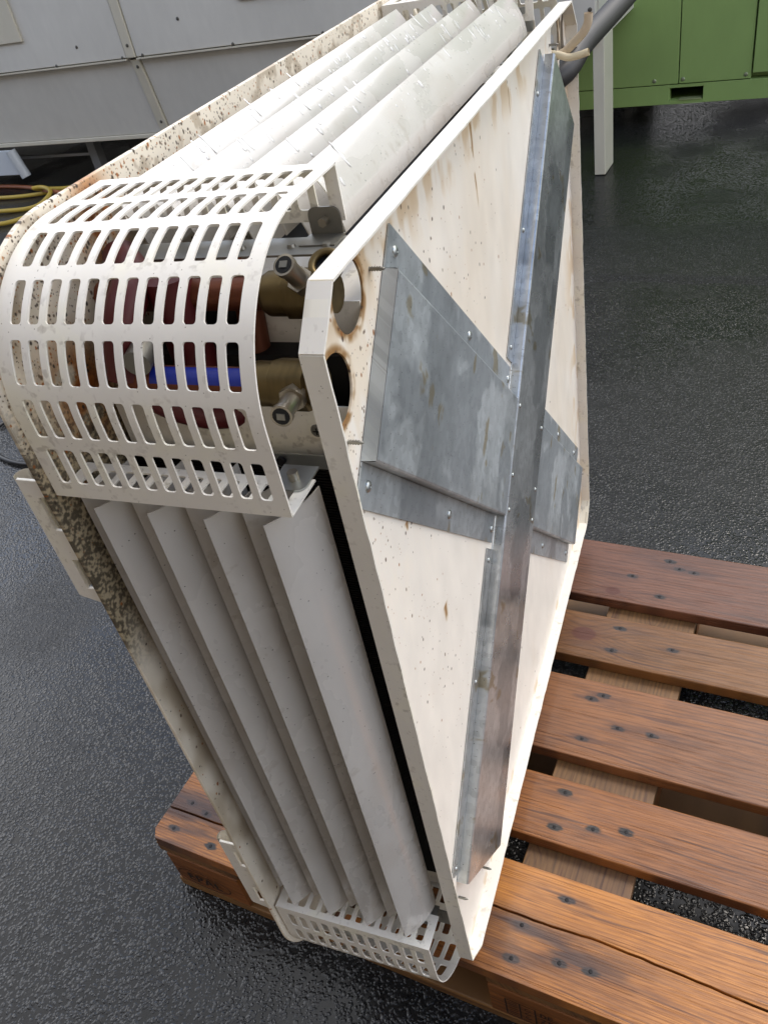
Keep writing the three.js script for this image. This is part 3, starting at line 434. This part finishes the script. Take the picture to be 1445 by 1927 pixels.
// pipes, valves and headers in the corner
{
  const P1 = [0.823, -0.0735], P2 = [0.782, -0.0285];
  const pipe1 = sub('copper_pipe', cyl([-0.205, ...P1], [-0.05, ...P1], 0.011, 0.011, 24), copper, body);
  const pipe2 = sub('copper_pipe', cyl([-0.165, ...P2], [-0.05, ...P2], 0.0105, 0.0105, 24), copper, body, 'copper pipe with a blue label');
  const lab = new THREE.CylinderGeometry(0.0108, 0.0108, 0.082, 20, 1, true, 0.35, 1.25); lab.rotateZ(Math.PI / 2); lab.translate(-0.105, P2[0], P2[1]); blueLabel.side = THREE.DoubleSide; sub('blue_label', lab, blueLabel, pipe2);
  const valve = (P, dir, lab) => {
    const [h, n] = P, q = [[0, -0.072], [0.0125, -0.072], [0.0148, -0.068], [0.0148, -0.056], [0.0135, -0.0545], [0.0135, -0.053]].map(([r, a]) => new THREE.Vector2(r, a));
    const nutG = new THREE.LatheGeometry(q, 24); nutG.rotateZ(-Math.PI / 2); nutG.translate(0, h, n); 
    const hex = new THREE.CylinderGeometry(0.0172, 0.0172, 0.024, 8); hex.rotateZ(Math.PI / 2); hex.translate(-0.041, h, n);
    const v = sub('valve', merge([nutG, hex, cyl([-0.029, h, n], [-0.0215, h, n], 0.013, 0.013, 20)]), brass, body, lab);
    const d = V(...dir).normalize(), at = (t) => [-0.037 + d.x * t, h + d.y * t, n + d.z * t];
    const stem = sub('valve_stem', merge([cyl(at(0.012), at(0.020), 0.0088, 0.0088, 6), cyl(at(0.019), at(0.036), 0.0062, 0.0062, 20), cyl(at(0.0355), at(0.0395), 0.0072, 0.0072, 20)]), nickel, v);
    sub('stem_socket', merge([cyl(at(0.0393), at(0.0398), 0.0056, 0.0056, 18)]), black, stem);
    const key = new THREE.BoxGeometry(0.0052, 0.0012, 0.0042); key.applyQuaternion(new THREE.Quaternion().setFromUnitVectors(V(0, 1, 0), d)); key.translate(...at(0.0399)); sub('stem_key', key, zincDark, stem);
  };
  valve(P1, [-0.05, 0.75, 0.62], 'brown brass valve beside the upper pipe hole'); valve(P2, [0.12, 0.05, 1], 'brown brass valve beside the lower pipe hole');
  // elbow next to the upper valve; a black plug stands for its shaded inside
  const el = new THREE.TorusGeometry(0.0092, 0.0026, 10, 24); el.rotateX(-0.9); el.rotateY(0.3); el.translate(-0.0235, 0.842, -0.0725); sub('elbow_ring', el, brass, body);
  sub('elbow_dark_plug', cyl([-0.0235, 0.836, -0.075], [-0.0235, 0.842, -0.0725], 0.009, 0.009, 20), black, body);
  // red primed headers and bends behind the slots
  sub('header_pipe', tube([[-0.20, 0.84, -0.10], [-0.165, 0.838, -0.06], [-0.165, 0.82, -0.035], [-0.17, 0.785, -0.027]], 0.0135, 40, 16), redPaint, body, 'dark red primed header pipe behind the slots');
  sub('header_pipe', tube([[-0.085, 0.74, -0.07], [-0.13, 0.745, -0.045], [-0.165, 0.772, -0.033], [-0.19, 0.80, -0.05]], 0.011, 40, 16), redPaint, body);
  sub('header_pipe', cyl([-0.14, 0.70, -0.066], [-0.14, 0.84, -0.066], 0.016, 0.016, 20), redPaint, body);
  sub('header_pipe', cyl([-0.10, 0.70, -0.072], [-0.10, 0.84, -0.098], 0.010, 0.010, 20), copper, body);
  sub('vent_cap', cyl([-0.150, 0.806, -0.036], [-0.146, 0.803, -0.014], 0.0095, 0.0095, 20), zincDark, body);
}
// galvanised cross on the front plate --------------------------------
// diagonal coordinates: s along the bar from its near end, p across it
const dA = (s, p, a) => [a, (s + p) * r2, (-s + p) * r2]; // near-bottom to far-top; p toward the near-top
const dB = (s, p, a) => [a, S - (s - p) * r2, -(s + p) * r2]; // near-top to far-bottom; p toward the far-top
function hatGeo(D, s0, s1, w, wf, k, f0, f1, endWall0, endWall1, lift = 0.0006) { // hat channel
  const T = 0.0012, a0 = -RIM + lift, pos = [], b = 0.0022, uv = []; // section across p
  const sec = [[-wf, 0], [-w - 0.0005, 0], [-w, 0.0005], [-w, k - b], [-w + b * 0.3, k - b * 0.3], [-w + b, k], [w - b, k], [w - b * 0.3, k - b * 0.3], [w, k - b], [w, 0.0005], [w + 0.0005, 0], [wf, 0]];
  const tri = (A, B, C) => { for (const q of [A, B, C]) { pos.push(...q.p); uv.push(...q.u); } }, pt = (s, p, z) => ({ p: D(s, p, a0 + z), u: [s * 2.4, p * 2.4 + z * 2] });
  const quad = (A, B, C, E) => { tri(A, B, C); tri(A, C, E); };
  for (let i = 0; i < sec.length - 1; i++) {
    const fl = i === 0 || i === sec.length - 2, [x0, x1] = fl ? [f0, f1] : [s0, s1]; const [p0, z0] = sec[i], [p1, z1] = sec[i + 1]; if (fl && Math.abs(p1 - p0) < 1e-4) continue;
    quad(pt(x0, p0, z0 + (fl ? T : 0)), pt(x1, p0, z0 + (fl ? T : 0)), pt(x1, p1, z1 + (fl ? T : 0)), pt(x0, p1, z1 + (fl ? T : 0)));
    if (fl) { const po = i === 0 ? p0 : p1; quad(pt(x0, po, 0), pt(x1, po, 0), pt(x1, po, T), pt(x0, po, T)); for (const x of [x0, x1]) quad(pt(x, p0, 0), pt(x, p1, 0), pt(x, p1, T), pt(x, p0, T)); }
  }
  for (const [on, s] of [[endWall0, s0], [endWall1, s1]]) if (on) quad(pt(s, -w, 0), pt(s, w, 0), pt(s, w - b * 0.4, k - 0.0003), pt(s, -w + b * 0.4, k - 0.0003));
  const g = new THREE.BufferGeometry(); g.setAttribute('position', new THREE.Float32BufferAttribute(pos, 3)); g.setAttribute('uv', new THREE.Float32BufferAttribute(uv, 2)); g.computeVertexNormals(); return g;
}
{
  galvDull.side = galvBright.side = THREE.DoubleSide;
  const C = S / Math.SQRT2, dome = (() => { const g = new THREE.LatheGeometry([[0.0052, 0], [0.0052, 0.0006], [0.0044, 0.0016], [0.0028, 0.0024], [0.0013, 0.0026], [0.0012, 0.0018], [0, 0.0018]].map((p) => new THREE.Vector2(...p)), 16); g.rotateZ(-Math.PI / 2); g.scale(0.9, 0.85, 0.85); return g; })();
  const rivet = (() => { const g = new THREE.SphereGeometry(0.0029, 12, 8, 0, Math.PI * 2, 0, Math.PI / 2); g.scale(1, 0.6, 1); g.rotateZ(-Math.PI / 2); return g; })();
  const screwAt = (P, D, s, p, z, g = dome) => { const m = part(g === dome ? 'screw' : 'rivet', g, zinc, P), q = D(s, p, -RIM + z); m.position.set(q[0], q[1] + HY, q[2]); m.rotation.x = s * 40; };
  const long1 = hatGeo(dA, 0.126, 1.0775, 0.079, 0.1055, 0.0128, 0.137, C - 0.107, true, true), L2 = hatGeo(dA, 0.126, 1.0775, 0.079, 0.1055, 0.0128, C + 0.107, 1.067, false, false);
  // the second call only adds the far stretch of the flanges, so keep its flange triangles
  const keep = (() => { const q = L2.attributes.position, u = L2.attributes.uv, n = L2.attributes.normal, P = [], U = [], N = []; for (let i = 0; i < q.count; i += 3) { let low = true; for (let k = 0; k < 3; k++) if (q.getX(i + k) > -RIM + 0.0006 + 0.00125) low = false; let wide = 0; for (let k = 0; k < 3; k++) { const p = (q.getY(i + k) + q.getZ(i + k)) * r2; if (Math.abs(p) > 0.078) wide++; } const s = (q.getY(i) - q.getZ(i)) * r2; if (low && wide === 3 && s > C + 0.09) for (let k = 0; k < 3; k++) { P.push(q.getX(i + k), q.getY(i + k), q.getZ(i + k)); U.push(u.getX(i + k), u.getY(i + k)); N.push(n.getX(i + k), n.getY(i + k), n.getZ(i + k)); } } const g = new THREE.BufferGeometry(); g.setAttribute('position', new THREE.Float32BufferAttribute(P, 3)); g.setAttribute('normal', new THREE.Float32BufferAttribute(N, 3)); g.setAttribute('uv', new THREE.Float32BufferAttribute(U, 2)); return g; })();
  const lb = sub('long_brace', merge([long1, keep]), galvBright, body, 'shiny galvanised channel running from corner to corner');
  for (const s of [0.145, 0.347, 0.482, 0.723, 0.859, 1.02]) for (const p of [-0.094, 0.094]) screwAt(lb, dA, s, p, 0.0018, rivet);
  for (const s of [C - 0.06, C + 0.06, C - 0.02]) for (const p of [-0.066, 0.07]) screwAt(lb, dA, s, p, 0.0134, rivet);
  const near = sub('short_brace', hatGeo(dB, 0.124, C - 0.0795, 0.068, 0.1, 0.0120, 0.124, C - 0.0885, true, false), galvDull, body, 'dull blotchy galvanised channel nearest the pipe holes');
  for (const [s, p] of [[0.1386, 0.0855], [0.3418, 0.085], [0.508, 0.0848], [0.139, -0.0835], [0.339, -0.0844], [0.504, -0.0849]]) screwAt(near, dB, s, p, 0.0018);
  const far = sub('short_brace', hatGeo(dB, C + 0.0795, 1.066, 0.068, 0.1, 0.0120, C + 0.11, 1.066, false, true), galvDull, body, 'dull galvanised channel on the far half of the plate');
  for (const [s, p] of [[0.855, 0.0855], [1.02, 0.085], [0.82, -0.085], [1.04, -0.085]]) screwAt(far, dB, s, p, 0.0018);
}
// mounting rails behind the back plate
for (const [h0, h1] of [[0.622, 0.738], [0.118, 0.252]]) {
  const sh = new THREE.Shape(); const a0 = BACK - 0.0272, a1 = BACK - 0.0034; sh.moveTo(a0, h0); sh.lineTo(a1, h0 - 0.006); for (const [x, y] of [[a1, h0 + 0.012], [a1 - 0.012, h0 + 0.010], [a1 - 0.012, h0 + 0.040], [a1, h0 + 0.041], [a1, h1 - 0.046], [a1 - 0.012, h1 - 0.046], [a1 - 0.012, h1 - 0.016], [a1, h1 - 0.014], [a1, h1], [a0, h1]]) sh.lineTo(x, y); sh.closePath();
  const e = new THREE.ExtrudeGeometry(sh, { depth: 0.0018, bevelEnabled: true, bevelThickness: 0.0004, bevelSize: 0.0004, bevelOffset: -0.0004, bevelSegments: 1 }); e.translate(0, 0, OB - 0.007);
  const lip = new THREE.CylinderGeometry(0.0065, 0.0065, h1 - h0, 16, 1, true, Math.PI * 0.95, Math.PI * 1.05), li = new THREE.CylinderGeometry(0.0051, 0.0051, h1 - h0, 16, 1, true, Math.PI * 0.95, Math.PI * 1.05); for (const l of [lip, li]) l.translate(a0 + 0.0008, (h0 + h1) / 2, OB - 0.0117);
  put('mounting_rail', merge([planarUV(e, 3, 3), lip, li]), paintMat, body, h0 > 0.5 ? 'upper white mounting rail with notches sticking out behind the back plate' : 'lower white mounting rail with notches sticking out behind the back plate');
}
// cut cables and a grey conduit at the far upper corner
{
  const cableMat = std({ color: 0xc9b79c, roughness: 0.55 }), coreMat = std({ color: 0xd8c9a8, roughness: 0.6 }), hoseMat = std({ color: 0x2c2a29, roughness: 0.5 });
  sub('cable', tube([[-0.035, 0.800, -0.782], [-0.010, 0.799, -0.788], [0.0065, 0.810, -0.79], [0.0184, 0.8204, -0.79], [0.0235, 0.830, -0.79], [0.0246, 0.840, -0.79]], 0.0052, 40, 12), cableMat, body, 'thick cut cream cable end pointing up');
  sub('cable', tube([[-0.035, 0.806, -0.776], [-0.011, 0.8005, -0.778], [0.0, 0.7965, -0.779], [0.0094, 0.7967, -0.779], [0.0257, 0.800, -0.779]], 0.0044, 36, 12), coreMat, body, 'short cut cream cable end pointing sideways');
  sub('conduit', tube([[-0.05, 0.758, -0.80], [-0.0159, 0.7677, -0.825], [0.0011, 0.7883, -0.88], [0.0189, 0.8007, -0.95], [0.0393, 0.8148, -1.03], [0.0644, 0.8338, -1.15], [0.1, 0.84, -1.3], [0.14, 0.78, -1.5]], 0.0150, 60, 16), hoseMat, body, 'dark grey flexible conduit leaving the far upper corner');
}
// rain beads and runs on the upper louvres
{
  const R = rngOf(777), list = [], base = new THREE.SphereGeometry(1, 12, 6, 0, Math.PI * 2, 0, Math.PI / 2);
  for (let i = 0; i < 260; i++) {
    const k = Math.floor(R() * 4), run = R() < 0.14, t = 0.04 + R() * (run ? 0.3 : 0.55), [a, o] = bladeAt(bladeA(k), 0.033, t), [b, p] = bladeAt(bladeA(k), 0.033, t + 0.01); if (k > 0 && t > 0.4) continue;
    const n = -0.14 - 0.56 * R(), r = 0.0006 + 0.0022 * R() ** 3, g = base.clone(); g.scale(run ? 0.004 + 0.007 * R() : r * (1 + 0.6 * R()), run ? 0.0004 : r * 0.32, run ? 0.0012 + 0.0012 * R() : r); g.rotateZ(Math.atan2(p - o, b - a)); g.translate(a, S + o - 0.0001, n); list.push(g);
  }
  const m = put('rain_drops', merge(list), phys({ color: 0xcfcdc8, roughness: 0.04, clearcoat: 1, clearcoatRoughness: 0.02 }), body); m.userData.kind = 'stuff';
}

// ---------------------------------------------------------------- grey panelled machine behind
{
  const mm = thing('panelled_machine', 'large grey-beige sheet metal machine with screwed panels and a white corner leg', 'machine', [-2.0, 0, -3.2]);
  const gm = tex(512, 512, (u, v) => { const n = fbm(u * 5, v * 5, 41, 5, 5), s = fbm(u * 40, v * 12, 43, 3); return [206, 202, 191].map((q) => q * (0.95 + 0.07 * n + 0.03 * (s - 0.5))); });
  const grey = std({ map: gm, roughness: 0.5 }), trim = std({ map: gm, roughness: 0.45, color: 0xfaf6ea }), sc = std({ color: 0x5d5a52, roughness: 0.5, metalness: 0.6 });
  const P = (n, g, m, l) => { g.translate(2.0, 0, 3.2); return part(n, planarUV(g, 1, 1), m, mm, l); };
  P('cabinet', box(-6, -0.95, 0.30, 2.35, -4.4, -3.31), grey); P('cabinet', box(-0.949, -0.115, 0.50, 2.35, -4.4, -3.235), grey);
  const seam = 0.642;
  for (const [x0, x1] of [[-5.2, -3.9], [-3.895, -2.425], [-2.36, -0.955]]) { const up = P('panel', box(x0, x1, seam + 0.004, 2.3, -3.234, -3.2, 0.004), grey); const lg = box(x0, x1, 0.268, seam - 0.004, -3.234, -3.222, 0.003); lg.translate(0, -seam, 3.222); lg.rotateX(0.16); lg.translate(0, seam, -3.222); P('panel', lg, grey); }
  P('panel', box(-0.945, -0.12, 0.50, 2.3, -3.234, -3.2, 0.004), grey);
  P('seam_lip', box(-5.2, -2.425, seam - 0.006, seam + 0.0, -3.2335, -3.192), trim); P('seam_lip', box(-2.36, -0.955, seam - 0.006, seam + 0.0, -3.2335, -3.192), trim);
  P('bottom_lip', box(-5.2, -0.955, 0.250, 0.272, -3.31, -3.272, 0.004), trim);
  const bt = P('seam_batten', box(-2.42, -2.365, seam + 0.002, 2.3, -3.234, -3.194, 0.005), trim); { const bg = box(-2.42, -2.365, 0.27, seam - 0.008, -3.234, -3.212, 0.005); bg.translate(0, -seam, 3.222); bg.rotateX(0.16); bg.translate(0, seam, -3.222); P('seam_batten', bg, trim); }
  P('access_panel', box(-3.9, -3.06, 0.777, 1.5, -3.1995, -3.186, 0.004), trim); P('access_panel', box(-1.69, -1.3, 0.817, 1.5, -3.1995, -3.186, 0.004), trim);
  const sg = (() => { const g = new THREE.SphereGeometry(0.0085, 12, 8, 0, Math.PI * 2, 0, Math.PI / 2); g.scale(1, 0.5, 1); g.rotateX(Math.PI / 2); return g; })();
  for (const [x, y, z] of [[-2.39, 0.70, -3.194], [-2.39, 0.60, -3.2185], [-2.39, 0.33, -3.262], [-2.45, 0.648, -3.2], [-2.9, 0.648, -3.2], [-2.32, 0.650, -3.2], [-1.78, 0.65, -3.2], [-1.3, 0.65, -3.2], [-2.72, 0.72, -3.2], [-2.05, 0.78, -3.2], [-1.36, 0.79, -3.2], [-0.14, 0.62, -3.2]]) { const m = part('panel_screw', sg, sc, mm); m.position.set(x + 2, y, z + 3.2); }
  P('leg', box(-0.136, -0.091, 0.002, 0.52, -3.36, -3.2145, 0.004), std({ map: gm, roughness: 0.4, color: 0xfffdf2 }), 'white box section corner leg'); 
  P('leg', box(-3.11, -3.05, 0.002, 0.31, -3.46, -3.40, 0.003), std({ color: 0x6d6d6c, roughness: 0.5 })); P('leg', box(-5.6, -5.5, 0.002, 0.31, -3.5, -3.4, 0.003), grey); P('leg', box(-1.2, -1.1, 0.002, 0.31, -3.5, -3.4, 0.003), grey); P('leg', box(-3.2, -3.1, 0.002, 0.31, -4.35, -4.25, 0.003), grey); P('leg', box(-0.3, -0.2, 0.002, 0.52, -4.35, -4.25, 0.003), grey);
  P('cross_rail', box(-3.85, -3.11, 0.135, 0.15, -3.45, -3.435), std({ color: 0x8d8f90, roughness: 0.5 }));
  P('foot_plate', box(-2.98, -2.7, 0.002, 0.30, -3.62, -3.60), std({ color: 0x3a3a3a, roughness: 0.6 }));
  P('skirt_plate', box(-4.2, -3.56, 0.10, 0.24, -3.26, -3.245, 0.003), std({ color: 0xc4c9cd, roughness: 0.45 })); P('clamp', cyl([-3.50, 0.09, -3.24], [-3.545, 0.24, -3.24], 0.03, 0.03, 20), std({ color: 0xb4b8ba, roughness: 0.4 }));
  P('added_light_stop', box(-6, -0.12, 0.002, 0.299, -4.399, -4.37), grey);  // unseen sheet added to stop light leaking in under the machine
}
// ---------------------------------------------------------------- green cabinet machine
{
  const gm = thing('green_machine', 'green painted sheet metal machine cabinet with a black slot above the asphalt', 'machine', [1.0, 0, -3.85]);
  const map = tex(512, 512, (u, v) => { const n = fbm(u * 4, v * 4, 141, 5, 4), s = fbm(u * 30, v * 10, 143, 3); return [142, 170, 102].map((q) => q * (0.92 + 0.12 * n + 0.04 * (s - 0.5))); });
  const green = std({ map, roughness: 0.42 }), dark = std({ color: 0x2c2d2b, roughness: 0.8 }), edge = std({ color: 0x8f9a70, roughness: 0.4 });
  const P = (n, g, m, l) => { g.translate(-1, 0, 3.85); return part(n, planarUV(g, 1, 1), m, gm, l); };
  P('cabinet', box(-0.45, 3.4, 0.1755, 2.4, -5.2, -3.90), green); P('base_side', box(-0.45, -0.43, 0.093, 0.175, -5.2, -3.9), green); P('base_side', box(3.38, 3.4, 0.093, 0.175, -5.2, -3.9), green); P('base_back', box(-0.429, 3.379, 0.093, 0.175, -5.2, -5.18), green); P('base_floor', box(-0.429, 3.379, 0.093, 0.099, -5.179, -3.9), green);
  P('panel', box(-0.45, 0.083, 0.178, 2.38, -3.899, -3.85, 0.003), green); P('panel', box(0.087, 0.386, 0.178, 2.38, -3.899, -3.85, 0.003), green); P('panel', box(0.392, 1.3, 0.20, 2.38, -3.899, -3.842, 0.004), green); P('panel', box(1.305, 3.4, 0.2, 2.38, -3.899, -3.85, 0.003), green);
  // base plinth with a cut-out slot
  P('plinth', box(-0.45, 0.047, 0.093, 0.1745, -3.899, -3.852, 0.002), green); P('plinth', box(0.192, 3.4, 0.093, 0.1745, -3.899, -3.852, 0.002), green); P('plinth', box(0.047, 0.192, 0.162, 0.1745, -3.899, -3.852), green); P('plinth', box(0.047, 0.192, 0.093, 0.108, -3.899, -3.852), green);
  P('slot_lip', box(0.09, 0.185, 0.109, 0.113, -3.89, -3.848), edge);
  const sg = (() => { const g = new THREE.SphereGeometry(0.009, 12, 8, 0, Math.PI * 2, 0, Math.PI / 2); g.scale(1, 0.5, 1); g.rotateX(Math.PI / 2); return g; })();
  for (const [x, y] of [[0.104, 0.196], [0.365, 0.196], [-0.02, 0.196]]) { const m = part('panel_screw', sg, std({ color: 0x8b9378, roughness: 0.4, metalness: 0.5 }), gm); m.position.set(x - 1, y, 0); }
  for (const [x, z] of [[-0.3, -4.3], [3.2, -4.3], [-0.3, -5.0], [3.2, -5.0]]) P('foot', box(x - 0.06, x + 0.06, 0.002, 0.0905, z - 0.06, z + 0.06, 0.003), dark);
}
// ---------------------------------------------------------------- hoses and cable on the ground
{
  const yel = std({ color: 0xb59a3c, roughness: 0.5 }), ora = std({ color: 0x9a5a34, roughness: 0.5 }), blk = std({ color: 0x0d0d0e, roughness: 0.4 });
  const hose = (pts, r, mat, label) => tag(part('hose', tube(pts, r, 90, 12), mat, scene), label, 'hose', 'hoses lying under the machine');
  hose([[-4.2, 0.014, -3.0], [-3.42, 0.014, -2.9], [-3.2, 0.014, -2.98], [-3.17, 0.05, -3.07], [-3.3, 0.06, -3.14], [-3.36, 0.06, -3.12], [-3.2, 0.014, -3.25], [-2.6, 0.014, -3.45]], 0.012, yel, 'yellow hose looping upward under the grey machine');
  hose([[-4.3, 0.013, -3.2], [-3.66, 0.013, -3.12], [-3.36, 0.013, -3.17], [-3.2, 0.013, -3.27], [-2.6, 0.013, -3.35]], 0.011, yel, 'straight yellow hose behind the looping one');
  hose([[-4.1, 0.013, -2.84], [-3.22, 0.013, -2.72], [-3.12, 0.013, -2.83], [-3.08, 0.013, -3.0], [-2.6, 0.013, -3.3]], 0.012, yel, 'yellow hose lying nearest the slotted cover');
  hose([[-4.3, 0.013, -3.35], [-3.64, 0.013, -3.30], [-3.2, 0.04, -3.12], [-2.9, 0.013, -3.1], [-2.4, 0.013, -3.3]], 0.012, ora, 'rusty orange hose lying among the yellow ones');
  const loop = []; for (let i = 0; i <= 24; i++) { const t = 0.2 + i / 24 * 5.2; loop.push([-1.30 - 0.20 * Math.cos(t) - 0.05 * Math.sin(t), 0.009, -0.90 - 0.13 * Math.sin(t) - 0.12]); }
  tag(part('cable_loop', tube(loop, 0.007, 90, 10), blk, scene), 'black cable loop lying on wet asphalt behind the heater', 'cable');
}
renderer.render(scene, camera);
